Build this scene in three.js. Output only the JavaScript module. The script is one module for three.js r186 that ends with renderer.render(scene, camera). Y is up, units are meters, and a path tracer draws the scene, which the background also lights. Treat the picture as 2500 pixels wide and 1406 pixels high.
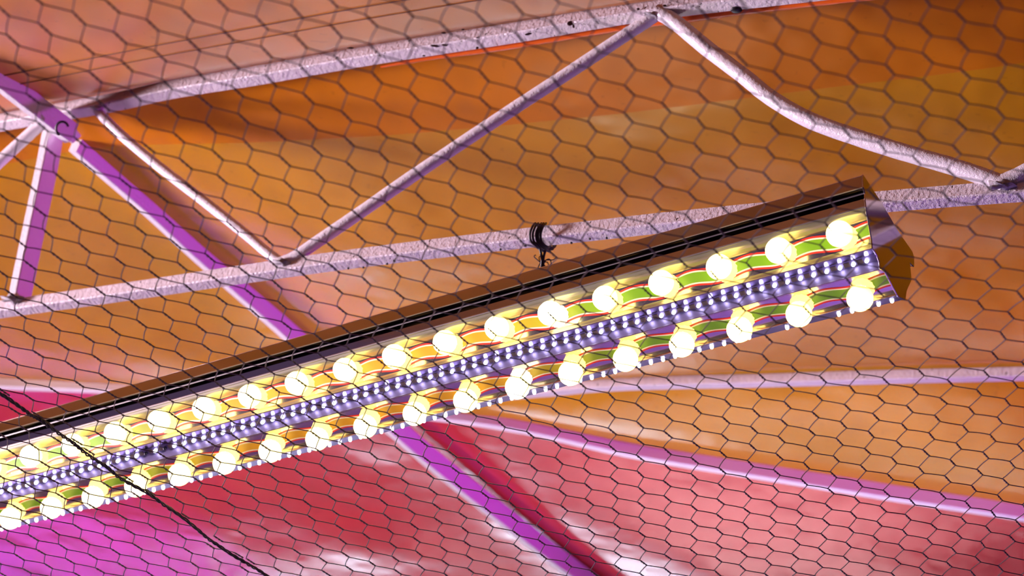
import * as THREE from 'three';
import { mergeGeometries, toCreasedNormals } from 'three/addons/utils/BufferGeometryUtils.js';

// ───────────────────────── camera, sky, exposure ─────────────────────────
const W = 2500, H = 1406, FOV = 14, PITCH = THREE.MathUtils.degToRad(30);
const scene = new THREE.Scene();
const camera = new THREE.PerspectiveCamera(FOV, W / H, 0.05, 200);
camera.position.set(0, 1.6, 0);
camera.rotation.set(PITCH, 0, 0);
camera.focus = 3.62;
camera.userData.fStop = 5.6;
camera.updateMatrixWorld(true);
const renderer = new THREE.WebGLRenderer({ antialias: true });
renderer.toneMapping = THREE.LinearToneMapping;
renderer.toneMappingExposure = 1.0;
renderer.shadowMap.enabled = true;
renderer.shadowMap.type = THREE.PCFSoftShadowMap;
scene.background = new THREE.Color().setRGB(0.075, 0.045, 0.105);      // dusk sky over the fair

// axes of the camera: right, up, forward, so that a point can be given as seen from where the photographer stood
const FPX = (H / 2) / Math.tan(THREE.MathUtils.degToRad(FOV / 2));
const CP = Math.cos(PITCH), SP = Math.sin(PITCH);
const world = (x, y, z) => new THREE.Vector3(x, 1.6 + y * CP + z * SP, -(z * CP) + y * SP);
const dirW = (x, y, z) => new THREE.Vector3(x, y * CP + z * SP, -(z * CP) + y * SP);
const at = (px, py, d) => world((px - W / 2) / FPX * d, -(py - H / 2) / FPX * d, d);

// ───────────────────────── lamps out of view, mostly added fill ─────────────────────────
const camWorld = (x, y, z) => [x, 1.6 + y * Math.cos(PITCH) + z * Math.sin(PITCH), -(z * Math.cos(PITCH)) + y * Math.sin(PITCH)];
const LAMPS = [ // where each hangs or stands, what it is aimed at, colour, intensity, cone, softness, lens radius
  { label: 'round pinkish white flood lamp far left of the truss, out of view', at: camWorld(-6.4, -0.2, 5.0), to: camWorld(-0.2, 0.1, 4.4), c: [1.0, 0.79, 0.94], i: 285, cone: 19, soft: 22, pen: 1, r: 0.16 },
  { label: 'added warm pink fill lamp low on the left side, out of view', at: camWorld(-4.2, -2.2, 4.2), to: camWorld(-0.2, -0.85, 6.6), c: [1.0, 0.72, 0.84], i: 44, cone: 22, soft: 12, r: 0.16 },  // added to brighten the red canopy and the hoop
  { label: 'round purple stage lamp high on the right side of the truss, out of view', at: camWorld(4.5, -1.25, 4.2), to: camWorld(-0.4, -0.35, 5.5), c: [0.76, 0.03, 0.95], i: 48, cone: 19, soft: 8, r: 0.12 },
  { label: 'added violet bounce lamp pointed down at the floor on the right, out of view', at: [2.4, 2.9, -3.4], to: [0.4, 0, -4.2], c: [0.36, 0.15, 1.0], i: 140, cone: 38, soft: 6, r: 0.14 },  // added to bounce violet off the floor onto the beam undersides
  { label: 'added warm white fill lamp on the floor pointed up at the canopy, out of view', at: [-0.7, 0.5, -6.9], to: [0.0, 4.25, -5.0], c: [1.0, 0.97, 0.80], i: 11, cone: 26, soft: 8, pen: 1, r: 0.16 },  // added uplight for the middle of the orange canopy
  { label: 'added warm white fill lamp at the left edge pointed up, out of view', at: [-3.2, 1.6, -1.2], to: [-3.2, 4.4, -1.6], c: [1.0, 0.86, 0.78], i: 7, cone: 50, soft: 8, r: 0.14 },  // added so the mirrored bar reflects a lit canopy
  { label: 'added lavender fill lamp over the far floor, out of view', at: [-2.0, 3.5, -22.0], to: [-2.0, 0, -22.0], c: [0.66, 0.86, 1.0], i: 5200, cone: 44, soft: 6, r: 0.18 },  // added to light the floor patch that the red vinyl reflects
  { label: 'added pinkish fill lamp over the far right floor, out of view', at: [2.6, 3.2, -17.6], to: [2.6, 0, -17.6], c: [0.8, 0.88, 0.9], i: 420, cone: 30, soft: 6, r: 0.16 },  // added for the pale sheen on the right of the red vinyl
  { label: 'added lavender fill lamp low on the floor ahead, out of view', at: camWorld(1.3, -3.4, 4.4), to: camWorld(0.75, -0.5, 5.85), c: [0.66, 0.80, 0.95], i: 11, cone: 13, soft: 6, r: 0.12 },  // added fill aimed at the front of the hoop
  { label: 'added magenta fill lamp over the far left floor, out of view', at: [-7.0, 3.5, -22], to: [-6.6, 0, -22], c: [0.68, 0.12, 1.0], i: 1150, cone: 45, soft: 6, r: 0.18 },  // added for the magenta sheen on the left of the red vinyl
  { label: 'added pink fill lamp over the middle of the floor, out of view', at: [0.5, 3.0, -12.9], to: [0.5, 0, -12.9], c: [1.0, 0.74, 0.72], i: 400, cone: 30, soft: 6, r: 0.16 },  // added for the sheen on the orange just before the ring beam
  { label: 'small added pink fill lamp over the left part of the floor, out of view', at: [-2.7, 2.6, -10.7], to: [-2.7, 0, -10.7], c: [1.0, 0.66, 0.50], i: 230, cone: 26, soft: 6, r: 0.14 },  // added for the pink sheen on the near canopy
];

// ───────────────────────── helpers ─────────────────────────
let seed = 7;
const rnd = () => { seed = (seed * 1664525 + 1013904223) >>> 0; return seed / 4294967296; };
const used = {};
function numbered(n) { used[n] = (used[n] ?? -1) + 1; return used[n] ? `${n}_${String(used[n]).padStart(3, '0')}` : n; }
function tag(o, label, category, group, kind) {
  if (label) o.userData.label = label;
  if (category) o.userData.category = category;
  if (group) o.userData.group = group;
  if (kind) o.userData.kind = kind;
  return o;
}
function thing(name, label, category, pos = null, group) {
  const g = new THREE.Group(); g.name = numbered(name); if (pos) g.position.copy(pos);
  scene.add(g); return tag(g, label, category, group);
}
// geometry given in world coordinates, put under a parent that only has a position
function part(name, geo, mat, parent, label) {
  const p = new THREE.Vector3();
  for (let q = parent; q && q !== scene; q = q.parent) p.add(q.position);
  if (p.lengthSq() && !geo.userData.moved) { geo.translate(-p.x, -p.y, -p.z); geo.userData.moved = true; }
  const m = new THREE.Mesh(geo, mat); m.name = parent === scene ? numbered(name) : name;
  m.castShadow = m.receiveShadow = true;
  if (label) m.userData.label = label;
  parent.add(m); return m;
}
// a profile (list of [a, b] metres) swept along world points with frames U, V; sharp edges stay sharp
function sweep(points, Us, Vs, profile, { closed = true, caps = true, scale = null } = {}) {
  const pos = [], uv = [], n = points.length, m = profile.length, P = (i, j) => {
    const [a, b] = profile[(j + m) % m], k = scale ? scale[i] : 1;
    return points[i].clone().addScaledVector(Us[i], a * k).addScaledVector(Vs[i], b * k);
  };
  const len = [0]; for (let i = 1; i < n; i++) len.push(len[i - 1] + points[i].distanceTo(points[i - 1]));
  const per = [0]; for (let j = 0; j < m; j++) { const p = profile[j], q = profile[(j + 1) % m]; per.push(per[j] + Math.hypot(q[0] - p[0], q[1] - p[1])); }
  const put = (v, s, t) => { pos.push(v.x, v.y, v.z); uv.push(s, t); };
  for (let i = 0; i < n - 1; i++) for (let j = 0; j < (closed ? m : m - 1); j++) {
    const a = P(i, j), b = P(i + 1, j), c = P(i + 1, j + 1), d = P(i, j + 1);
    put(a, len[i], per[j]); put(b, len[i + 1], per[j]); put(c, len[i + 1], per[j + 1]);
    put(a, len[i], per[j]); put(c, len[i + 1], per[j + 1]); put(d, len[i], per[j + 1]);
  }
  if (caps && closed) for (const [i, s] of [[0, 1], [n - 1, -1]]) {
    const tri = THREE.ShapeUtils.triangulateShape(profile.map((p) => new THREE.Vector2(...p)), []);
    for (const t of tri) for (const k of s > 0 ? t : [...t].reverse()) put(P(i, k), profile[k][0], profile[k][1]);
  }
  const g = new THREE.BufferGeometry();
  g.setAttribute('position', new THREE.Float32BufferAttribute(pos, 3));
  g.setAttribute('uv', new THREE.Float32BufferAttribute(uv, 2));
  return toCreasedNormals(g, 0.5);
}
// rectangular tube with the seen edge on the given points; u and w are the directions of its two seen faces
function boxTube(pts, u, w, a, b, { scale = null, chamfer = 0.0022 } = {}) {
  const n = pts.length, Us = [], Vs = [];
  for (let i = 0; i < n; i++) {
    const t = pts[Math.min(i + 1, n - 1)].clone().sub(pts[Math.max(i - 1, 0)]).normalize();
    const U = u.clone().addScaledVector(t, -u.dot(t)).normalize();
    const V = w.clone().addScaledVector(t, -w.dot(t)); V.addScaledVector(U, -V.dot(U)).normalize();
    Us.push(U); Vs.push(V);
  }
  const c = chamfer;
  return sweep(pts, Us, Vs, [[c, 0], [a - c, 0], [a, c], [a, b - c], [a - c, b], [c, b], [0, b - c], [0, c]], { scale });
}
function smooth(list, per = 6) { const c = new THREE.CatmullRomCurve3(list, false, 'centripetal'); return c.getPoints((list.length - 1) * per); }
function tube(pts, r, radial = 8, bumps = 0) {
  const n = pts.length, pos = [], nor = [], uv = [], idx = [];
  let N = new THREE.Vector3(0.3, 0.9, 0.2), L = 0;
  for (let i = 0; i < n; i++) {
    const t = pts[Math.min(i + 1, n - 1)].clone().sub(pts[Math.max(i - 1, 0)]).normalize();
    N.addScaledVector(t, -N.dot(t)); if (N.lengthSq() < 1e-6) N.set(t.y, t.z, t.x).addScaledVector(t, -(t.y * t.x + t.z * t.y + t.x * t.z)); N.normalize();
    const B = t.clone().cross(N); if (i) L += pts[i].distanceTo(pts[i - 1]);
    const R = typeof r === 'number' ? r : r(i / (n - 1));
    for (let k = 0; k <= radial; k++) {
      const a = k / radial * Math.PI * 2, d = N.clone().multiplyScalar(Math.cos(a)).addScaledVector(B, Math.sin(a)), q = R * (1 + bumps * (Math.sin(i * 1.7 + k * 2.1) + Math.sin(i * 0.63 - k)) * 0.5);
      pos.push(pts[i].x + d.x * q, pts[i].y + d.y * q, pts[i].z + d.z * q); nor.push(d.x, d.y, d.z); uv.push(L, k / radial * 6.283 * R);
    }
  }
  for (let i = 0; i < n - 1; i++) for (let k = 0; k < radial; k++) { const a = i * (radial + 1) + k, b = a + radial + 1; idx.push(a, a + 1, b, b, a + 1, b + 1); }
  for (const [row, s] of [[0, 1], [n - 1, -1]]) for (let k = 1; k < radial - 1; k++) { const a = row * (radial + 1); s > 0 ? idx.push(a, a + k + 1, a + k) : idx.push(a, a + k, a + k + 1); }
  const g = new THREE.BufferGeometry();
  g.setAttribute('position', new THREE.Float32BufferAttribute(pos, 3)); g.setAttribute('normal', new THREE.Float32BufferAttribute(nor, 3));
  g.setAttribute('uv', new THREE.Float32BufferAttribute(uv, 2)); g.setIndex(idx); return g;
}
// value noise that tiles
function noiseField(n, cells, s0) {
  const r = new Float32Array(cells * cells); let s = s0; for (let i = 0; i < r.length; i++) { s = (s * 1664525 + 1013904223) >>> 0; r[i] = s / 4294967296; }
  return (x, y) => { const u = x / n * cells, v = y / n * cells, i = Math.floor(u), j = Math.floor(v), a = u - i, b = v - j, f = (t) => t * t * (3 - 2 * t), g = (p, q) => r[((q % cells + cells) % cells) * cells + (p % cells + cells) % cells];
    return (g(i, j) * (1 - f(a)) + g(i + 1, j) * f(a)) * (1 - f(b)) + (g(i, j + 1) * (1 - f(a)) + g(i + 1, j + 1) * f(a)) * f(b); };
}
function texture(n, fn, srgb) {
  const d = new Uint8Array(n * n * 4);
  for (let y = 0; y < n; y++) for (let x = 0; x < n; x++) { const c = fn(x, y); for (let k = 0; k < 3; k++) d[(y * n + x) * 4 + k] = Math.max(0, Math.min(255, c[k] * 255)); d[(y * n + x) * 4 + 3] = 255; }
  const t = new THREE.DataTexture(d, n, n); t.wrapS = t.wrapT = THREE.RepeatWrapping; t.magFilter = THREE.LinearFilter; t.minFilter = THREE.LinearMipmapLinearFilter; t.generateMipmaps = true;
  if (srgb) t.colorSpace = THREE.SRGBColorSpace; t.needsUpdate = true; return t;
}
const col = (r, g, b) => new THREE.Color().setRGB(r, g, b);

// ───────────────────────── materials ─────────────────────────
const nA = noiseField(512, 9, 11), nB = noiseField(512, 31, 5), nC = noiseField(512, 97, 9), nD = noiseField(512, 5, 23);
const paintMap = texture(512, (x, y) => {
  const v = 0.93 + 0.05 * nA(x, y) + 0.04 * nB(x, y); let k = nC(x, y) * 0.55 + nB(x * 1, y) * 0.45;
  const chip = k > 0.865 ? 1 : 0, stain = Math.max(0, nA(y, x) - 0.78) * 0.5;
  return chip ? [0.16, 0.08, 0.07] : [v * (1 - stain * 0.3), v * (0.975 - stain), v * (0.98 - stain)];
}, true); paintMap.repeat.set(3.1, 3.1);
const paintBump = texture(512, (x, y) => { const v = 0.45 * nB(x, y) + 0.25 * nC(x, y) + 0.3 * nA(x, y); return [v, v, v]; }); paintBump.repeat.set(7, 7);
const paint = new THREE.MeshPhysicalMaterial({ color: col(0.76, 0.72, 0.76), map: paintMap, roughness: 0.42, bumpMap: paintBump, bumpScale: 0.0016, clearcoat: 0.25, clearcoatRoughness: 0.25 });
const paintPlain = new THREE.MeshPhysicalMaterial({ color: col(0.74, 0.70, 0.75), roughness: 0.4, bumpMap: paintBump, bumpScale: 0.0012 });
const hoopPaint = new THREE.MeshPhysicalMaterial({ color: col(0.92, 0.90, 0.93), roughness: 0.5 });
const vinylBump = texture(512, (x, y) => { const v = 0.6 * nD(x, y) + 0.3 * nA(x, y) + 0.1 * nB(x, y); return [v, v, v]; }); vinylBump.repeat.set(0.9, 0.9);
const vinylMap = texture(512, (x, y) => { const v = 0.96 - 0.07 * Math.max(0, nB(x, y) - 0.55) - 0.05 * nA(x, y) - (nC(x, y) > 0.93 ? 0.05 : 0); return [v, v, v]; }, true); vinylMap.repeat.set(0.7, 0.7);
const vinyl = (c, rough = 0.42, spec = 1) => new THREE.MeshPhysicalMaterial({ color: c, map: vinylMap, roughness: rough, bumpMap: vinylBump, bumpScale: 0.008, side: THREE.DoubleSide, specularIntensity: spec });
const orangeVinyl = vinyl(col(0.68, 0.31, 0.002), 0.26, 0.45), orangeShade = vinyl(col(0.70, 0.225, 0.002), 0.3, 0.2), redVinyl = vinyl(col(0.70, 0.04, 0.055), 0.22), orangeNear = vinyl(col(0.76, 0.29, 0.03), 0.36);  // the second orange is the same cloth with beam shade mixed in
const hemMat = new THREE.MeshPhysicalMaterial({ color: col(0.80, 0.13, 0.006), roughness: 0.3 });
const seamMat = new THREE.MeshStandardMaterial({ color: col(0.2, 0.07, 0.03), roughness: 0.7 });
const mirror = new THREE.MeshStandardMaterial({ color: col(0.74, 0.70, 0.66), metalness: 1, roughness: 0.07 });
const mirrorSoft = new THREE.MeshStandardMaterial({ color: col(0.70, 0.65, 0.58), metalness: 1, roughness: 0.2 });
const railMat = new THREE.MeshStandardMaterial({ color: col(0.17, 0.14, 0.13), metalness: 1, roughness: 0.12 });
const edgeMat = new THREE.MeshStandardMaterial({ color: col(0.6, 0.54, 0.54), metalness: 1, roughness: 0.3 });
const plateMat = new THREE.MeshStandardMaterial({ color: col(0.30, 0.24, 0.44), metalness: 0.5, roughness: 0.4 });
const plateMirror = new THREE.MeshStandardMaterial({ color: col(0.45, 0.38, 0.58), metalness: 1, roughness: 0.16 });
const channelWall = new THREE.MeshStandardMaterial({ color: col(0.50, 0.46, 0.38), metalness: 1, roughness: 0.34 });
const channelMirror = new THREE.MeshStandardMaterial({ color: col(0.76, 0.71, 0.64), metalness: 1, roughness: 0.15 });
const padMat = new THREE.MeshStandardMaterial({ color: col(0.22, 0.14, 0.10), roughness: 0.5 });
const rustMat = new THREE.MeshStandardMaterial({ color: col(0.06, 0.022, 0.02), roughness: 0.8 });
const blackMat = new THREE.MeshStandardMaterial({ color: col(0.012, 0.009, 0.011), roughness: 0.45 });
const wireMat = new THREE.MeshStandardMaterial({ color: col(0.085, 0.045, 0.05), metalness: 0.3, roughness: 0.48 });
const ropeMat = new THREE.MeshStandardMaterial({ color: col(0.028, 0.02, 0.018), metalness: 0.3, roughness: 0.55 });
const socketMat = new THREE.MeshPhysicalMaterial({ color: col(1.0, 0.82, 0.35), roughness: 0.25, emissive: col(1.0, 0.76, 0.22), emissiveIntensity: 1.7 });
// the globe glows nearly white at its crown and yellow towards its collar (v runs from collar to crown)
const glowMap = (() => { const n = 64, d = new Float32Array(n * 4 * 4); for (let y = 0; y < n; y++) for (let x = 0; x < 4; x++) { const t = y / (n - 1), k = Math.pow(t, 1.6); d.set([0.5 + 0.7 * k, 0.40 + 0.62 * k, 0.085 + 0.62 * k * k, 1], (y * 4 + x) * 4); } const t = new THREE.DataTexture(d, 4, n, THREE.RGBAFormat, THREE.FloatType); t.magFilter = THREE.LinearFilter; t.needsUpdate = true; return t; })();
const bulbMat = new THREE.MeshPhysicalMaterial({ color: col(1, 0.95, 0.8), roughness: 0.2, emissive: col(1.0, 1.0, 1.0), emissiveIntensity: 7.5, emissiveMap: glowMap });
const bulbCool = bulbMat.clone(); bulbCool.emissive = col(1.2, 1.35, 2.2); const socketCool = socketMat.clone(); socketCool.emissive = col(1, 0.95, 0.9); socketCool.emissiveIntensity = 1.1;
const ledMat = new THREE.MeshStandardMaterial({ color: col(0.9, 0.9, 1), roughness: 0.2, emissive: col(0.80, 0.82, 1.0), emissiveIntensity: 7 });
const ledOff = new THREE.MeshStandardMaterial({ color: col(0.05, 0.04, 0.06), roughness: 0.3 });

// ───────────────────────── floor of the fair ─────────────────────────
{
  const g = new THREE.BoxGeometry(60, 0.2, 60); g.translate(0, -0.1, -6);
  tag(part('floor', g, new THREE.MeshStandardMaterial({ color: col(0.40, 0.38, 0.40), roughness: 0.75 }), scene), null, null, null, 'structure');
}

// ───────────────────────── the canopy ─────────────────────────
// roof plane: 1/depth is linear in the picture for any plane; these three numbers fix it as a plane in space
const RA = 0.2218, RB = 9.63e-6, RG = -6.243e-5;
const roofDepth = (px, py) => 1 / (RA + RB * px + RG * py);
const roofN = dirW(RB * FPX, -RG * FPX, RA + RB * W / 2 + RG * H / 2);          // plane: roofN · (p - eye) = 1
const EYE = new THREE.Vector3(0, 1.6, 0);
const roofUp = roofN.clone().normalize();
const roofPt = (px, py) => at(px, py, roofDepth(px, py));
const RO = roofPt(1250, 703), RX = new THREE.Vector3(1, 0, 0); RX.addScaledVector(roofUp, -RX.dot(roofUp)).normalize();
const RZ = RX.clone().cross(roofUp); if (RZ.dot(dirW(0, 0, 1)) < 0) RZ.negate();  // away from the photographer
const toRoof = (p) => { const d = p.clone().sub(RO); return [d.dot(RX), d.dot(RZ)]; };
const fromRoof = (x, z, drop = 0) => RO.clone().addScaledVector(RX, x).addScaledVector(RZ, z).addScaledVector(roofUp, -drop);
// beams, cloth edges and the painted shade edge as lines z(x) on the roof
function roofLine(list) {
  const q = list.map(([px, py]) => toRoof(roofPt(px, py))).sort((a, b) => a[0] - b[0]);
  return (x) => { let i = 0; while (i < q.length - 2 && x > q[i + 1][0]) i++; const t = (x - q[i][0]) / (q[i + 1][0] - q[i][0]); const tc = Math.max(-0.6, Math.min(1.6, t)), k = q[i][1] + (q[i + 1][1] - q[i][1]) * tc;
    // rounded joins
    return k; };
}
const lineA = roofLine([[-700, 395], [0, 277], [400, 200], [875, 115], [1250, 55], [1875, -33], [2700, -130]]);
const lineH = roofLine([[-700, 500], [290, 345], [1000, 290], [1500, 240], [2400, 130], [2900, 60]]);
const lineD = roofLine([[-400, 1130], [400, 1040], [1250, 935], [1875, 905], [2500, 884], [2900, 876]]);
const lineE = roofLine([[-700, 880], [0, 924], [375, 948], [1226, 1022], [1560, 1090], [1875, 1145], [2500, 1247], [2900, 1320]]);
const cLine = [[186, 370], [368, 527], [476, 627], [678, 804], [1010, 1104], [1196, 1254], [1325, 1354], [1560, 1530]];
const ss = (a, b, t) => { t = Math.max(0, Math.min(1, (t - a) / (b - a))); return t * t * (3 - 2 * t); };
const wob = noiseField(512, 13, 77), wob2 = noiseField(512, 29, 78);
const cRoof = cLine.map(([px, py]) => toRoof(roofPt(px, py)));
function cX(z) { let i = 0; while (i < cRoof.length - 2 && z > cRoof[i + 1][1]) i++; const t = Math.max(-4, Math.min(2.5, (z - cRoof[i][1]) / (cRoof[i + 1][1] - cRoof[i][1]))); return cRoof[i][0] + (cRoof[i + 1][0] - cRoof[i][0]) * t; }
function drop(x, z) {                                       // how far the cloth hangs below the roof plane
  const zA0 = lineA(x), zE0 = lineE(x), zD0 = Math.min(lineD(x), zE0), dc = (x - cX(z)) / 0.36, free = 1 - 0.8 * Math.exp(-dc * dc);
  let d = 0;
  const a = zA0 - z;                                        // > 0: this side of truss A (towards the photographer)
  const sag = (t, S) => 4 * S * Math.max(0, t) * Math.max(0, 1 - t);
  if (a > 0) d += 0.032 * ss(0, 0.08, a) + sag(a / 1.5, 0.05);
  else if (z < zD0) d += sag((z - zA0) / (zD0 - zA0), 0.055) * free;
  else if (z < zE0) d += sag((z - zD0) / Math.max(0.2, zE0 - zD0), 0.02) * free;
  const b = zD0 - z;
  if (b > 0) d += 0.030 * ss(0, 0.11, b) * (1 - ss(0.13, 0.7, b)) * free;
  d += 0.008 * (wob(x * 40 + 200, z * 40 + 200) - 0.5) + 0.003 * (wob2(x * 60 + 200, z * 60 + 100) - 0.5);
  const e = z - zE0;                                        // red canopy hangs in soft folds beyond the white hoop
  if (e > 0) d += 0.05 * ss(0.25, 1.4, e) * (wob(x * 55 + 31, z * 34 + 60) - 0.5) + 0.05 * ss(0, 0.9, e) * free;
  if (a > 0) d += 0.035 * ss(0.15, 0.6, a) * (1 - ss(-1.2, -0.2, x + 0.1)) * (wob2(x * 75 + 300, z * 70 + 300) - 0.5) * 2;
  return d;
}
function sheet(z0, z1, x0, x1, nx, nz, power = 1, lift = 0) {
  const pos = [], uv = [], idx = [];
  for (let i = 0; i <= nx; i++) { const x = x0 + (x1 - x0) * i / nx, a = z0(x), b = z1(x);
    for (let j = 0; j <= nz; j++) { const z = a + (b - a) * Math.pow(j / nz, power), p = fromRoof(x, z, drop(x, z) - lift); pos.push(p.x, p.y, p.z); uv.push(x, z); } }
  for (let i = 0; i < nx; i++) for (let j = 0; j < nz; j++) { const a = i * (nz + 1) + j, b = a + nz + 1; idx.push(a, a + 1, b, b, a + 1, b + 1); }
  const g = new THREE.BufferGeometry(); g.setAttribute('position', new THREE.Float32BufferAttribute(pos, 3)); g.setAttribute('uv', new THREE.Float32BufferAttribute(uv, 2)); g.setIndex(idx); g.computeVertexNormals(); return g;
}
const X0 = -4.5, X1 = 4.5;
{
  const near = thing('canopy', 'pinkish orange vinyl canopy sagging above the upper truss beam, with two fine seams', 'canopy', fromRoof(0, lineA(0) - 1));
  const gN = sheet((x) => lineA(x) - 3.8, lineA, X0, X1, 220, 150, 0.45);
  part('panel', gN, orangeNear, near);
  for (const [dz, w] of [[0.21, 0.0012], [0.165, 0.0009]]) {
    const pts = []; for (let i = 0; i <= 160; i++) { const x = X0 + (X1 - X0) * i / 160, z = lineA(x) - dz - (x > -0.9 ? 0 : 0.0); pts.push(fromRoof(x, z, drop(x, z) + 0.0008)); }
    part('seam', tube(pts, w, 5), seamMat, near);
  }
  const mid = thing('canopy', 'plain orange vinyl canopy stretched behind the truss bars and the lit light bar', 'canopy', fromRoof(0, 0));
  part('panel', sheet(lineH, lineE, X0, X1, 240, 170, 1), orangeVinyl, mid);
  part('shade_strip', sheet(lineA, lineH, X0, X1, 240, 24, 1), orangeShade, mid, 'strip of the orange canopy with the upper beam shade put into its colour');  // shade beside the upper beam, painted as a redder orange
  const hem = smooth([[930, 163], [1063, 139], [1250, 112], [1500, 70], [1700, 43], [1875, 20], [2075, -2], [2300, -28]].map(([x, y]) => at(x, y, 1 / (0.2092 + (x - 100) * 2.12e-5) + 0.05)), 8);
  part('rolled_hem', tube(hem, (t) => 0.0016 + 0.0046 * Math.sin(Math.min(1, t * 3 + 0.05) * 1.57), 10, 0.12), hemMat, mid, 'rolled reddish orange hem under the upper chord');
  const far = thing('canopy', 'glossy red vinyl canopy below the white hoop, washed pink and magenta by lamps', 'canopy', fromRoof(0, lineE(0) + 1));
  part('panel', sheet(lineE, (x) => lineE(x) + 4.5, X0, X1, 240, 180, 1.5), redVinyl, far);
}

// ───────────────────────── roof truss ─────────────────────────
const el = THREE.MathUtils.degToRad(42), UF = dirW(0, Math.cos(el), Math.sin(el)), UB = dirW(0, -Math.sin(el), Math.cos(el));
const zA = (x) => 1 / (0.2092 + (x - 100) * 2.12e-5), zB = (x) => 1 / (0.2174 + (x - 100) * 2.29e-5);
const Apx = [[-500, 391], [0, 298], [269, 250], [400, 221], [625, 184], [875, 139], [1250, 80], [1560, 28], [1875, -11], [2500, -78], [2900, -115]];
const Bpx = [[-500, 822], [0, 757], [300, 715], [576, 674], [875, 632], [1250, 587], [1450, 565], [1600, 548], [2200, 491], [2500, 468], [2900, 440]];
const Aedge = smooth(Apx.map(([x, y]) => at(x, y, zA(x)))), Bedge = smooth(Bpx.map(([x, y]) => at(x, y, zB(x))));
const truss = thing('roof_truss', 'white painted steel truss with two square chords and bent round lacing bars', 'truss', at(700, 420, 4.5));
part('upper_chord', boxTube(Aedge, UF, UB, 0.0285, 0.0285), paint, truss);
part('lower_chord', boxTube(Bedge, UF, UB, 0.0275, 0.0265), paint, truss);
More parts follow.
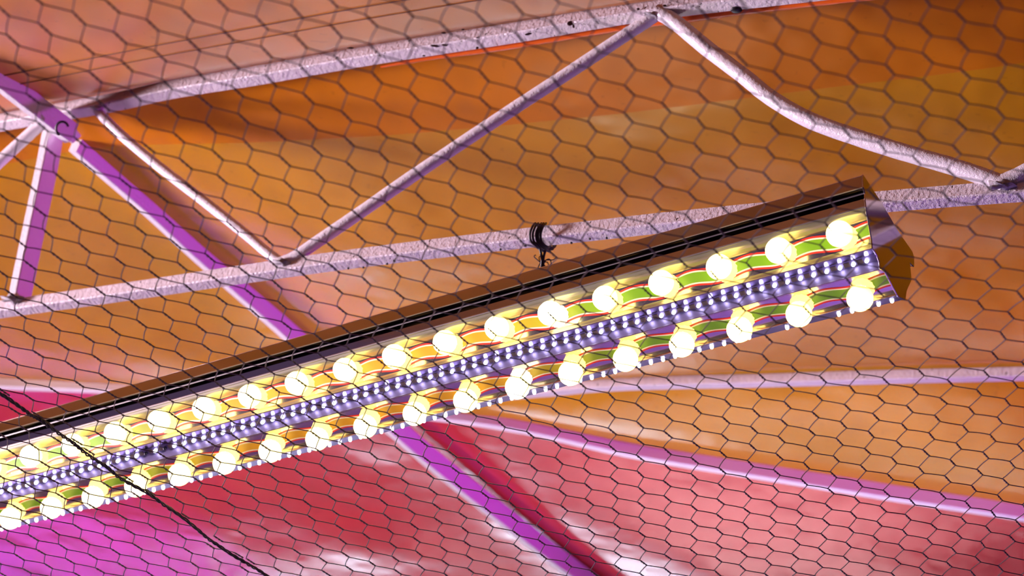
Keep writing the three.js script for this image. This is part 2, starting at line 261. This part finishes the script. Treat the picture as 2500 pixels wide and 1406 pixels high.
{
  const zt = (x, y) => { const ya = 0.0; const top = 298 - x * 0.165, bot = 740 - x * 0.115, t = Math.max(0, Math.min(1, (y - top) / (bot - top))); return zA(x) * (1 - t) + zB(x) * t + 0.012; };
  const rod = (list) => smooth(list.map(([x, y]) => at(x, y, zt(x, y))), 7);
  const r1 = rod([[238, 270], [256, 290], [300, 333], [375, 396], [500, 493], [601, 573], [648, 613], [684, 640]]);
  part('lacing_bar', tube(r1, 0.0098, 14, 0.02), paintPlain, truss);
  const r2 = rod([[678, 645], [715, 630], [775, 590], [875, 522], [1013, 426], [1250, 268], [1400, 170], [1525, 87], [1572, 56], [1606, 34]]);
  part('lacing_bar', tube(r2, 0.0118, 14, 0.02), paintPlain, truss);
  const r3 = rod([[1604, 28], [1640, 48], [1726, 118], [1826, 194], [1875, 234], [1970, 290], [2100, 338], [2238, 381], [2325, 406], [2400, 431], [2455, 452]]);
  part('lacing_bar', tube(r3, 0.0142, 14, 0.02), paintPlain, truss);
  const r5 = rod([[2420, 455], [2470, 436], [2530, 405], [2700, 290], [2900, 150]]);
  part('lacing_bar', tube(r5, 0.0135, 14, 0.02), paintPlain, truss);
  const r4 = rod([[104, 300], [83, 318], [0, 394], [-150, 535], [-330, 700]]);
  part('lacing_bar', tube(r4, 0.0122, 14, 0.02), paintPlain, truss);
  // post with its pink front and purple side
  const A = THREE.MathUtils.degToRad(35), pf = dirW(-Math.cos(A), 0.12, Math.sin(A)), pr = dirW(Math.sin(A), 0, Math.cos(A));
  part('post', boxTube([at(123, 308, zA(120) + 0.0), at(110, 377, zt(110, 377) - 0.012), at(47, 677, zt(47, 677) - 0.012), at(37, 728, zB(37))], pf, pr, 0.0215, 0.0455), paintPlain, truss);
  // welded gusset between post and rafter
  const gp = [at(128, 300, 4.79), at(150, 322, 4.80), at(176, 352, 4.83)];
  part('gusset', boxTube(gp, dirW(0.7, 0.7, 0.1), dirW(-0.1, 0, 1), 0.026, 0.01), paintPlain, truss);
  // weld beads where the lacing meets the chords
  const bead = (px, py, d, s) => { const g = new THREE.SphereGeometry(1, 12, 8), p = g.attributes.position; for (let i = 0; i < p.count; i++) { const k = 0.8 + 0.35 * Math.sin(p.getX(i) * 7 + p.getY(i) * 5 + px); p.setXYZ(i, p.getX(i) * s * 1.9 * k, p.getY(i) * s * 0.7 * k, p.getZ(i) * s * 0.8 * k); } g.computeVertexNormals(); const c = at(px, py, d); g.translate(c.x, c.y, c.z); return g; };
  for (const [x, y, d, s] of [[1602, 36, zA(1602) + 0.003, 0.0115], [690, 640, zB(690) + 0.004, 0.011], [238, 264, zA(238) - 0.006, 0.008], [2448, 452, zB(2448) - 0.004, 0.012], [30, 730, zB(30) + 0.002, 0.014], [96, 302, zA(96) + 0.002, 0.011]]) part('weld_bead', bead(x, y, d, s), paintPlain, truss);
  // rust holes: small dark rivet heads along the lower chord
  for (const [x, y] of [[850, 655], [945, 644], [887, 653], [962, 637], [1190, 598], [1222, 609], [1281, 600], [1283, 600], [1434, 573], [1481, 581], [1440, 583], [1395, 593]]) {
    const g = new THREE.SphereGeometry(0.0022, 8, 6); const c = at(x, y, zB(x) + 0.012); g.translate(c.x, c.y, c.z);
    part('rivet', g, blackMat, truss);
  }
  for (const [x, y, w, h, r] of [[1392, 57, 8, 6, 0.3], [1062, 112, 12, 3, -0.1], [1085, 110, 8, 2.5, -0.1], [855, 117, 9, 2.5, -0.1], [1083, 80, 6, 3, -0.1], [1130, 72, 4, 2, 0], [1165, 92, 3, 2, 0], [1290, 83, 9, 3, 0.2], [1035, 136, 4, 2, 0], [1165, 117, 4, 3, 0.4], [1400, 64, 3, 5, 0.2], [1558, 22, 4, 3, 0], [1623, 14, 5, 3, 0]]) {
    const q = new THREE.SphereGeometry(1, 10, 6), z = zA(x), k = z / FPX; q.scale(w * k, h * k, 0.0008); q.rotateZ(r); q.rotateX(PITCH); const c = at(x, y, z + Math.abs(y - (Apx.reduce((m, p) => Math.abs(p[0] - x) < Math.abs(m[0] - x) ? p : m)[1])) * 0 + 0.0005); q.translate(c.x, c.y, c.z); part('rust_chip', q, rustMat, truss);
  }
  const g = new THREE.SphereGeometry(0.0085, 14, 8); g.scale(1.25, 0.55, 1); const c = at(1798, 24, zA(1798) + 0.02); g.translate(c.x, c.y, c.z); part('bolt_head', g, blackMat, truss);
}

// rafters crossing behind the truss
{
  const Rd = (A, tx, ty) => [dirW(tx * Math.cos(A), ty * Math.cos(A), Math.sin(A)), dirW(-tx * Math.sin(A), -ty * Math.sin(A), Math.cos(A))];
  const A = THREE.MathUtils.degToRad(40), [R, U] = Rd(A, 0.66, 0.75);
  const zc = (y) => 1 / (0.2035 - (y - 370) * 4.95e-5);
  const lo = smooth(cLine.map(([x, y]) => at(x, y, zc(y))), 5), n = lo.length;
  const raf = thing('rafter', 'white square rafter lit purple, running down behind both truss chords to the red canopy', 'rafter', at(600, 740, 5.3));
  part('tube', boxTube(lo, R, U, 0.0440, 0.0235, { scale: lo.map((_, i) => 1 + 0.18 * i / (n - 1)) }), paintPlain, raf);
  const up = [[-420, -90], [-150, 105], [0, 214], [132, 316], [172, 346]].map(([x, y]) => at(x, y, 4.72 + (y - 316) * 0.0009));
  const raf2 = thing('rafter', 'short purple-lit rafter end crossing in front of the upper chord at the left edge', 'rafter', at(60, 260, 4.7));
  part('tube', boxTube(up, R, U, 0.0440, 0.0215), paintPlain, raf2);
  // dark socket ring at its end
  const ring = []; for (let i = 0; i <= 20; i++) { const a = i / 20 * Math.PI * 1.25 + 0.3; ring.push(at(152 + 15 * Math.cos(a), 314 - 17 * Math.sin(a), 4.70 - 0.004 * Math.sin(a))); }
  part('socket_ring', tube(ring, 0.0026, 8), blackMat, raf2);
}
// ring beam and white hoop farther back
{
  const D = [[-300, 1152], [400, 1068], [900, 1006], [1250, 968], [1460, 946], [1875, 934], [2200, 925], [2500, 918], [2900, 908]];
  const ring = thing('ring_beam', 'white ring beam rising to the right across the orange canopy below the light bar', 'beam', at(1900, 930, 5.4));
  const e2 = THREE.MathUtils.degToRad(20), u = dirW(0, Math.cos(e2), Math.sin(e2)), w = dirW(0, -Math.sin(e2), Math.cos(e2));
  part('tube', boxTube(smooth(D.map(([x, y]) => at(x, y, roofDepth(x, y) - 0.05))), u, w, 0.033, 0.04), paint, ring);
  const E = [[-500, 912], [0, 943], [250, 953], [700, 985], [1226, 1042], [1560, 1114], [1875, 1166], [2188, 1217], [2500, 1265], [2900, 1335]];
  const hoop = thing('canopy_hoop', 'curved white hoop between the orange canopy and the red canopy', 'hoop', at(1700, 1120, 5.9));
  const e3 = THREE.MathUtils.degToRad(30), u3 = dirW(0, Math.cos(e3), Math.sin(e3)), w3 = dirW(0, -Math.sin(e3), Math.cos(e3));
  part('tube', boxTube(smooth(E.map(([x, y]) => at(x, y, roofDepth(x, y) - 0.085))), u3, w3, 0.044, 0.022), hoopPaint, hoop);
}

// ───────────────────────── the light bar ─────────────────────────
const LO = [(2105 - W / 2) / FPX * 3.4, -(455 - H / 2) / FPX * 3.4, 3.4];
const Le = dirW(-0.84102515, -0.23856043, 0.48555702), Lv = dirW(0.30880897, -0.94863192, 0.06880773), Ln = dirW(-0.44420008, -0.2078134, -0.8714929);
const LP = world(...LO);
const bar = thing('light_bar', 'long mirrored metal light bar with two rows of glowing bulbs and blue-white lamp strips', 'light bar', LP);
const mm = (v, n) => [v / 1000, n / 1000];
const barPt = (v, n, s) => LP.clone().addScaledVector(Lv, v / 1000).addScaledVector(Ln, n / 1000).addScaledVector(Le, s);
const SLEN = 2.25;
function extrude(list, closed = false, s0 = 0, s1 = SLEN) { return sweep([barPt(0, 0, s0), barPt(0, 0, s1)], [Lv, Lv], [Ln, Ln], list.map(([v, n]) => mm(v, n)), { closed, caps: closed }); }
{
  const sheetOf = (list, t = 0.9) => { // bent sheet metal with thickness, the seen side on the given points
    const back = []; for (let i = list.length - 1; i >= 0; i--) { const p = list[Math.max(0, i - 1)], q = list[Math.min(list.length - 1, i + 1)], d = Math.hypot(q[0] - p[0], q[1] - p[1]); back.push([list[i][0] + (q[1] - p[1]) / d * t * -1 * -1, list[i][1] - (q[0] - p[0]) / d * t]); }
    return extrude([...list, ...back], true);
  };
  part('top_flange', sheetOf([[-15, -10.5], [0.6, 0.8]]), mirror, bar);
  part('flange_edge', extrude([[0.4, 0.2], [1.0, 2.2], [2.4, 2.0], [2.2, -0.4]], true), edgeMat, bar);
  part('rail', sheetOf([[2.2, 0.4], [3.0, -6.5], [7.2, -9.6], [9.4, -1.2]]), railMat, bar);
  part('rail_lip', extrude([[9.2, -1.6], [9.6, 2.6], [11.2, 3.2], [11.4, -0.6]], true), edgeMat, bar);
  part('rail', sheetOf([[11.2, 1.8], [12.6, -3.0], [15.2, -4.8], [17.4, 7.4]]), railMat, bar);
  part('middle_flange', sheetOf([[17.4, 7.8], [27.2, 13.4]]), mirror, bar);
  part('flange_edge', extrude([[27, 12.8], [27.6, 15.6], [29.4, 16.2], [29.2, 13]], true), edgeMat, bar);
  // upper bulb channel
  const f = (t, d) => [29.1 + 57 * t + 0.415 * d, 14.5 + 26.2 * t - 0.91 * d];
  part('channel_wall', sheetOf([f(0, 0), f(0.07, 0.7), f(0.125, 2.2), f(0.165, 4.6), f(0.192, 7.6), f(0.21, 11), f(0.22, 15)]), channelWall, bar);
  part('upper_channel', sheetOf([f(0.22, 15), f(0.82, 15)]), channelMirror, bar);
  part('channel_wall', sheetOf([f(0.82, 15), f(0.83, 11), f(0.848, 7.6), f(0.875, 4.6), f(0.912, 2.2), f(0.955, 0.7), f(1, 0)]), channelWall, bar);
  part('flange_edge', extrude([[85.2, 40.4], [86.0, 42.4], [87.6, 42.0], [87.4, 39.6]], true), edgeMat, bar);
  part('strip_reflector', sheetOf([[87, 40.6], [97, 25.6]]), plateMirror, bar);
  part('lamp_strip_channel', sheetOf([[97, 25.6], [108.4, 21.6], [118.4, 35.4]]), plateMat, bar);
  part('flange_edge', extrude([[118.2, 35], [118.6, 37], [120.2, 36.6], [119.8, 34.8]], true), edgeMat, bar);
  part('lower_channel', sheetOf([[119.8, 35.6], [124.8, 13], [160.6, -4], [166.2, 2.3]]), channelMirror, bar);
  part('lower_strip', sheetOf([[166.2, 2.3], [178.2, -23.5]]), plateMat, bar);
  part('back_panel', sheetOf([[178.2, -23.5], [168.3, -39.3], [158.5, -73.5], [134.4, -89.5], [143.3, -101.1], [131.6, -112.9], [123.7, -112.5], [80, -76.5], [37.5, -50.6], [-15, -10.5]], 1.0), mirrorSoft, bar);
  // end cap, cut to the profile
  const capLine = [[-15.4, -10.8], [1.6, 2.2], [11, 3.2], [16.8, 9.0], [29, 16.2], [48.6, 24], [74, 33.6], [86.4, 42], [92, 37], [101, 31.6], [110, 30.5], [118.8, 36.6], [125.6, 22], [146, 12], [165, 2.4], [170, -2], [173, -10], [178.8, -23.9], [168.8, -39.6], [159.2, -73.2], [135.4, -89.4], [144.2, -101], [132, -113.8], [123.4, -113.4], [79.6, -77.4], [37, -51.6]];
  const shape = new THREE.Shape(capLine.map(([v, n]) => new THREE.Vector2(v / 1000, n / 1000)));
  const g = new THREE.ExtrudeGeometry(shape, { depth: 0.0016, bevelEnabled: true, bevelThickness: 0.0004, bevelSize: 0.0003, bevelSegments: 1 });
  const m = new THREE.Matrix4().makeBasis(Lv, Ln, Lv.clone().cross(Ln));
  const toward = Lv.clone().cross(Ln).dot(Le) > 0 ? -0.0024 : 0.0004;
  g.translate(0, 0, toward); g.applyMatrix4(m); g.translate(LP.x, LP.y, LP.z);
  part('end_cap', g, new THREE.MeshStandardMaterial({ color: col(0.62, 0.55, 0.58), metalness: 1, roughness: 0.07 }), bar);

  // printed ribbons: flat print on the channel floors
  const ribbon = (p0, p1, half, phase, s0, s1) => {
    const pos = [], c = [], uv = [], idx = [], N = 420, bands = [[-1, -0.78, [0.62, 0.03, 0.02]], [-0.78, -0.6, [0.8, 0.76, 0.7]], [-0.6, 0.6, null], [0.6, 0.78, [0.8, 0.76, 0.7]], [0.78, 1, [0.62, 0.03, 0.02]]];
    const dv = p1[0] - p0[0], dn = p1[1] - p0[1], L = Math.hypot(dv, dn), nv = -dn / L, nn = dv / L;
    for (const [a, b, colr] of bands) { const base = pos.length / 3; for (let i = 0; i <= N; i++) {
      const s = s0 + (s1 - s0) * i / N, ph = (s - phase) / 0.0985 * Math.PI * 2, mid = 0.5 + 0.085 * Math.sin(ph);
      const k = ss(0.42, 0.72, s) * (1 - ss(1.16, 1.5, s)), core = [0.16 + 0.5 * k, 0.36 - 0.02 * k, 0.012];
      for (const t of [a, b]) { const q = mid + t * half / L, P = barPt(p0[0] + dv * q + nv * 0.35, p0[1] + dn * q + nn * 0.35, s); pos.push(P.x, P.y, P.z); uv.push(s, q); c.push(...(colr ?? core)); }
    } for (let i = 0; i < N; i++) { const q = base + i * 2; idx.push(q, q + 1, q + 2, q + 2, q + 1, q + 3); } }
    const gg = new THREE.BufferGeometry(); gg.setAttribute('position', new THREE.Float32BufferAttribute(pos, 3)); gg.setAttribute('uv', new THREE.Float32BufferAttribute(uv, 2)); gg.setAttribute('color', new THREE.Float32BufferAttribute(c, 3)); gg.setIndex(idx); gg.computeVertexNormals(); return gg;
  };
  const print = new THREE.MeshStandardMaterial({ vertexColors: true, roughness: 0.35, side: THREE.DoubleSide });
  part('printed_ribbon', ribbon(f(0.22, 15), f(0.82, 15), 13.4, 0.0465 - 0.018, 0.003, SLEN), print, bar, 'wavy green and yellow ribbon edged red and white, upper row');
  part('printed_ribbon', ribbon([124.8, 13], [160.6, -4], 12.4, 0.0502 - 0.018, 0.003, SLEN), print, bar, 'wavy green and yellow ribbon edged red and white, lower row');

  // bulbs
  const prof = [[0, 46], [5, 45.4], [10, 43.2], [14.8, 38.8], [18.2, 33], [19.6, 27], [19.0, 21], [16.8, 16.4], [14.6, 13.4]];
  const neck = [[14.6, 13.6], [15.6, 12.6], [15.6, 8.4], [16.6, 7.6], [16.6, 3.6], [17.6, 2.8], [17.6, 0.2], [0.2, 0.2]];
  const globe = new THREE.LatheGeometry(prof.map(([r, y]) => new THREE.Vector2(r / 1000, y / 1000)).reverse(), 28);
  const collar = new THREE.LatheGeometry(neck.map(([r, y]) => new THREE.Vector2(r / 1000, y / 1000)).reverse(), 28);
  { const p = collar.attributes.position; for (let i = 0; i < p.count; i++) { const a = Math.atan2(p.getZ(i), p.getX(i)), k = 1 + 0.04 * Math.cos(a * 14); p.setX(i, p.getX(i) * k); p.setZ(i, p.getZ(i) * k); } collar.computeVertexNormals(); }
  globe.userData.moved = collar.userData.moved = true;
  const row = (base, normal, s0, count, cool) => {
    const q = new THREE.Quaternion().setFromUnitVectors(new THREE.Vector3(0, 1, 0), normal);
    for (let k = 0; k < count; k++) {
      const b = part('bulb', globe, k === cool ? bulbCool : bulbMat, bar, k === cool ? 'cooler white bulb' : null);
      b.position.copy(barPt(base[0], base[1], s0 + 0.0985 * k)).sub(LP); b.quaternion.copy(q);
      part('bulb_collar', collar, k === cool ? socketCool : socketMat, b);
      const l = new THREE.PointLight(k === cool ? col(1, 0.97, 0.92) : col(1, 0.8, 0.42), 0.014); l.position.set(0, 0.028, 0); l.castShadow = true; l.shadow.radius = 0.8; b.add(l);
    }
  };
  const nU = Lv.clone().multiplyScalar(-0.415).addScaledVector(Ln, 0.91).normalize(), nL = Lv.clone().multiplyScalar(0.429).addScaledVector(Ln, 0.903).normalize();
  row(f(0.52, 14.6), nU, 0.0465 - 0.006, 21, 5);
  row([142.7, 4.8], nL, 0.0502 - 0.006, 21, 6);

  // lamp strips
  const dome = new THREE.LatheGeometry([[0, 0], [3.0, 0], [3.0, 2.2], [2.7, 4.1], [1.7, 5.4], [0, 6]].map(([r, y]) => new THREE.Vector2(r / 1000, y / 1000)), 14);
  dome.userData.moved = true;
  const leds = (base, normal, s0, n, off, skip, sp = 0.0213) => {
    const q = new THREE.Quaternion().setFromUnitVectors(new THREE.Vector3(0, 1, 0), normal);
    for (let k = 0; k < n; k++) { if (skip.includes(k)) continue;
      const b = part('lamp_dot', dome, off.includes(k) ? ledOff : ledMat, bar); b.position.copy(barPt(base[0], base[1], s0 + sp * k)).sub(LP); b.quaternion.copy(q); }
  };
  const nM = Lv.clone().multiplyScalar(0.33).addScaledVector(Ln, 0.944).normalize(), nS = Lv.clone().multiplyScalar(0.907).addScaledVector(Ln, 0.422).normalize();
  leds([103.2, 23.6], nM, 0.018, 88, [62, 64], []);
  leds([171.6, -9.2], nS, 0.012, 88, [], [5, 6, 9, 10]);
  // copper pads between the dots of the middle strip
  const pad = new THREE.BoxGeometry(0.009, 0.0005, 0.007); pad.userData.moved = true;
  const basis = new THREE.Matrix4().makeBasis(Le, nM, Le.clone().cross(nM)), qp = new THREE.Quaternion().setFromRotationMatrix(basis);
  for (let k = 0; k < 87; k++) { const b = part('contact_pad', pad, padMat, bar); b.position.copy(barPt(102.8, 23.9, 0.018 + 0.0213 * (k + 0.5))).sub(LP); b.quaternion.copy(qp); }
}

// ───────────────────────── wire tie round the lower chord ─────────────────────────
{
  const c = 1322, d = zB(c), tie = thing('wire_tie', 'dark wire wrapped round the lower chord with frayed ends above the light bar', 'wire', at(1315, 580, d));
  const loop = (x0, x1, xb, yb) => [[x0 + 7, 545, 0.018], [x0, 553, -0.004], [x0 - 6, 570, -0.008], [x0 - 4, 588, -0.008], [x1, 600, -0.006], [xb, yb, 0.006], [xb + 6, yb - 6, 0.022], [xb + 2, yb - 26, 0.034], [x0 + 12, 550, 0.03]];
  for (const [a, b, xb, yb] of [[1300, 1308, 1322, 612], [1307, 1314, 1328, 614], [1315, 1320, 1338, 613], [1320, 1326, 1345, 609], [1326, 1331, 1350, 604]])
    part('coil', tube(smooth(loop(a, b, xb, yb).map(([x, y, k]) => at(x, y, d + k)), 6), 0.0021, 8), blackMat, tie);
  const strand = (l, r) => part('strand', tube(smooth(l.map(([x, y, k = 0]) => at(x, y, d - 0.01 + k)), 6), r, 6), blackMat, tie);
  strand([[1318, 606], [1321, 620], [1323, 636], [1322, 652]], 0.0026); strand([[1332, 610], [1328, 624], [1326, 640], [1327, 654]], 0.0024);
  for (const l of [[[1324, 645], [1314, 636], [1304, 626], [1308, 622]], [[1324, 648], [1316, 630], [1318, 625]], [[1326, 648], [1334, 634], [1342, 633], [1347, 646]], [[1322, 646], [1330, 636], [1352, 634], [1358, 628]], [[1320, 640], [1314, 652], [1313, 656]], [[1324, 640], [1334, 652], [1346, 645]], [[1318, 648], [1326, 655], [1338, 650]], [[1322, 642], [1336, 640], [1340, 652]]]) strand(l, 0.0009);
}

// ───────────────────────── chicken wire netting ─────────────────────────
const NC = 0.05, NA = [0.81846, -0.32303, 0.47515], NB = [0.03121, -0.53481, 0.9368], NT = [-9.62496, 5.72144, 50.94468];
const CX = [-0.2539, -0.1613, 1.5556, 0.1383, -1.8028, 0.5877, -0.3702, 0.568, 1.1458, -0.9217, -0.9198, 0.7043, -0.1033, -0.5578, -0.9075, 0.5357, -0.6534, -0.6062, -0.3953, -0.0994, -0.0928];
const CY = [0.2059, 0.2054, -0.2532, -0.5782, 0.4684, 0.3641, 0.3832, -0.5323, -0.0067, -0.7376, 1.6026, -1.3423, 0.5622, -0.7182, 1.3625, -1.0933, 0.5768, 0.7674, 0.4759, 1.2582, 0.9661];
const NET_N = dirW(...new THREE.Vector3(...NA).cross(new THREE.Vector3(...NB)).normalize().toArray()); if (NET_N.y > 0) NET_N.negate();
// the measured unevenness of the netting, held constant outside the stretch that was measured
const QUAD = [[-1.66, 0.15], [25.24, -15.63], [31.18, 8.87], [-10.63, 35.23]];
function clampQuad(i, j) {
  let p = [i, j];
  for (let pass = 0; pass < 2; pass++) for (let k = 0; k < 4; k++) { const a = QUAD[k], b = QUAD[(k + 1) % 4], ex = b[0] - a[0], ey = b[1] - a[1], L = Math.hypot(ex, ey), nx = -ey / L, ny = ex / L, d = (p[0] - a[0]) * nx + (p[1] - a[1]) * ny; if (d < 0) p = [p[0] - nx * d, p[1] - ny * d]; }
  return p;
}
function uneven(i, j) {
  const [u, v] = clampQuad(i, j), a = (u - 12) / 20, b = (v - 5) / 20; let x = 0, y = 0, k = 0;
  for (let p = 0; p <= 5; p++) for (let q = 0; q <= 5 - p; q++, k++) { const m = a ** p * b ** q; x += CX[k] * m; y += CY[k] * m; }
  return [i + x, j + y];
}
const netW = ([i, j], lift = 0) => { const p = world(...[0, 1, 2].map((k) => NC * (NA[k] * i + NB[k] * j + NT[k]))); return p.addScaledVector(NET_N, lift); };
const jit = (i, j, s) => { let h = (Math.imul(i + 311, 374761393) ^ Math.imul(j + 977, 668265263) ^ Math.imul(s, 2246822519)) >>> 0; h = Math.imul(h ^ (h >>> 13), 1274126177) >>> 0; h ^= h >>> 16; return (h >>> 0) / 4294967296 - 0.5; };
const ROPE = [[-12.6, 15.0], [-8.73, 18.31], [-6.81, 20.28], [-6.19, 20.88], [-5.77, 21.26], [-5.23, 21.75], [-4.71, 22.4], [-4.16, 22.97], [-3.61, 23.62], [-2.79, 24.16], [-1.93, 25.04], [-1.19, 26.04], [-0.4, 26.92], [0.46, 27.48], [1.45, 28.73], [5.2, 32.6]];
function ropeSide(p) { // > 0 on the side of the large piece
  let best = 1e9, s = 0;
  for (let k = 0; k < ROPE.length - 1; k++) { const a = ROPE[k], b = ROPE[k + 1], ex = b[0] - a[0], ey = b[1] - a[1], t = Math.max(0, Math.min(1, ((p[0] - a[0]) * ex + (p[1] - a[1]) * ey) / (ex * ex + ey * ey))), dx = p[0] - a[0] - ex * t, dy = p[1] - a[1] - ey * t, d = dx * dx + dy * dy; if (d < best) { best = d; s = Math.sign(ex * dy - ey * dx) * Math.sqrt(d); } }
  return -s;
}
const leftMap = (i, j) => [0.95237 * i + 0.15544 * j - 3.08603 + 0.00342 * i * j - 0.00179 * j * j, 0.11976 * i + 1.03082 * j - 0.21065 - 0.00246 * i * j + 0.0004 * j * j];
function net(name, label, map, keep, iR, jR) {
  const root = thing(name, label, 'wire netting', netW(map(10, 10)));
  const T = (i, j) => { const p = map(i, j); return [p[0] + 0.05 * jit(i, j, 1), p[1] + 0.05 * jit(i, j, 2)]; };
  const B = (i, j) => { const p = map(i + 0.265 + 0.05 * jit(i, j, 3), j + 0.22 + 0.05 * jit(i, j, 4)); return p; };
  let count = 0;
  for (let d = iR[0] - jR[1]; d <= iR[1] - jR[0]; d++) {
    let run = [];
    const flush = () => { if (run.length > 3) { part('wire', tube(run, 0.00078, 5), wireMat, root); count++; } run = []; };
    // pairs (i, j) alternate between i - j = d and i - j = d + 1
    for (let j = jR[0]; j <= jR[1]; j++) for (const h of [0, 1]) {
      const i = j + d + h; // pair (j + d + h, j): h = 0 shares with the wire on one side, h = 1 with the other
      if (i < iR[0] || i > iR[1]) { flush(); continue; }
      const a = T(i, j), b = B(i, j);
      if (!keep(a) || !keep(b)) { flush(); continue; }
      const sign = h ? 1 : -1, turns = 1.5, n = 10;
      const pa = netW(a), pb = netW(b), along = pb.clone().sub(pa).normalize(), side = NET_N.clone().cross(along).normalize();
      for (let k = 0; k <= n; k++) {
        const t = k / n, ang = t * turns * Math.PI * 2 + (sign > 0 ? 0 : Math.PI) , r = 0.00084;
        run.push(pa.clone().lerp(pb, t).addScaledVector(side, Math.cos(ang) * r).addScaledVector(NET_N, Math.sin(ang) * r));
      }
      // single wire to the next pair, slightly bowed
      const ni = h ? j + 1 + d : i + 1, nj = h ? j + 1 : j;
      const e = T(ni, nj);
      if (ni >= iR[0] && ni <= iR[1] && nj <= jR[1] && keep(e)) { const pe = netW(e), bow = (0.0022 * jit(i, j, 5 + h) + (h ? -0.0012 : 0.0012)); const v = pe.clone().sub(pb), sd = NET_N.clone().cross(v).normalize(); for (const t of [0.33, 0.67]) run.push(pb.clone().lerp(pe, t).addScaledVector(sd, bow * (t * (1 - t)) * 4)); } else flush();
    }
    flush();
  }
  return root;
}
const inView = (p, m) => { const q = clampQuad(p[0], p[1]); return Math.hypot(q[0] - p[0], q[1] - p[1]) < m; };
net('wire_netting', 'large sheet of dark hexagonal wire netting stretched across the whole view', uneven, (p) => inView(p, 7) && ropeSide(p) > -0.12, [-18, 40], [-24, 44]);
net('wire_netting', 'separate corner piece of hexagonal wire netting below the twisted seam wire at lower left', leftMap, (p) => inView(p, 6) && ropeSide(p) < 0.12, [-24, 10], [14, 46]);
{
  const pts = smooth(ROPE.map((p) => netW(p, 0.004)), 16), rope = thing('seam_wire', 'thick twisted dark wire lacing two pieces of netting together at lower left', 'wire', pts[60].clone());
  const L = pts.length;
  for (let s = 0; s < 3; s++) {
    const q = pts.map((p, i) => { const t = pts[Math.min(L - 1, i + 1)].clone().sub(pts[Math.max(0, i - 1)]).normalize(), u = NET_N.clone().cross(t).normalize(), a = i * 0.62 + s * 2.09 + 0.6 * Math.sin(i * 0.21), r = 0.0017 + 0.0009 * Math.sin(i * 0.37 + s * 2); return p.clone().addScaledVector(u, Math.cos(a) * r).addScaledVector(NET_N, Math.sin(a) * r); });
    part('strand', tube(q, 0.00125, 6), ropeMat, rope);
  }
}

// ───────────────────────── lamps out of view ─────────────────────────
for (const l of LAMPS) {
  const p = new THREE.Vector3(...l.at), t = new THREE.Vector3(...l.to), dir = t.clone().sub(p).normalize();
  const g = thing('unseen_lamp', l.label, 'lamp', p); g.quaternion.setFromUnitVectors(new THREE.Vector3(0, 0, 1), dir);
  const can = new THREE.LatheGeometry([[0, -0.24], [0.5, -0.22], [0.85, -0.1], [1, 0.02], [1.0, 0.05], [0.94, 0.05], [0.93, 0.0], [0, 0.0]].map(([r, z]) => new THREE.Vector2(r * l.r, z)), 32); can.rotateX(Math.PI / 2); can.userData.moved = true;
  part('housing', can, blackMat, g);
  const lens = new THREE.CircleGeometry(l.r * 0.92, 32); lens.translate(0, 0, 0.012); lens.userData.moved = true;
  part('lens', lens, new THREE.MeshStandardMaterial({ color: 0x111111, emissive: col(...l.c), emissiveIntensity: 3 }), g);
  const s = new THREE.SpotLight(col(...l.c), l.i, 0, THREE.MathUtils.degToRad(l.cone), l.pen ?? 0.6, 2); s.position.set(0, 0, 0.07); s.castShadow = true; s.shadow.radius = l.soft;
  s.target.position.set(0, 0, 2); g.add(s); g.add(s.target);
}

scene.traverse((o) => { if (o.isMesh) o.castShadow = o.receiveShadow = true; });
renderer.render(scene, camera);
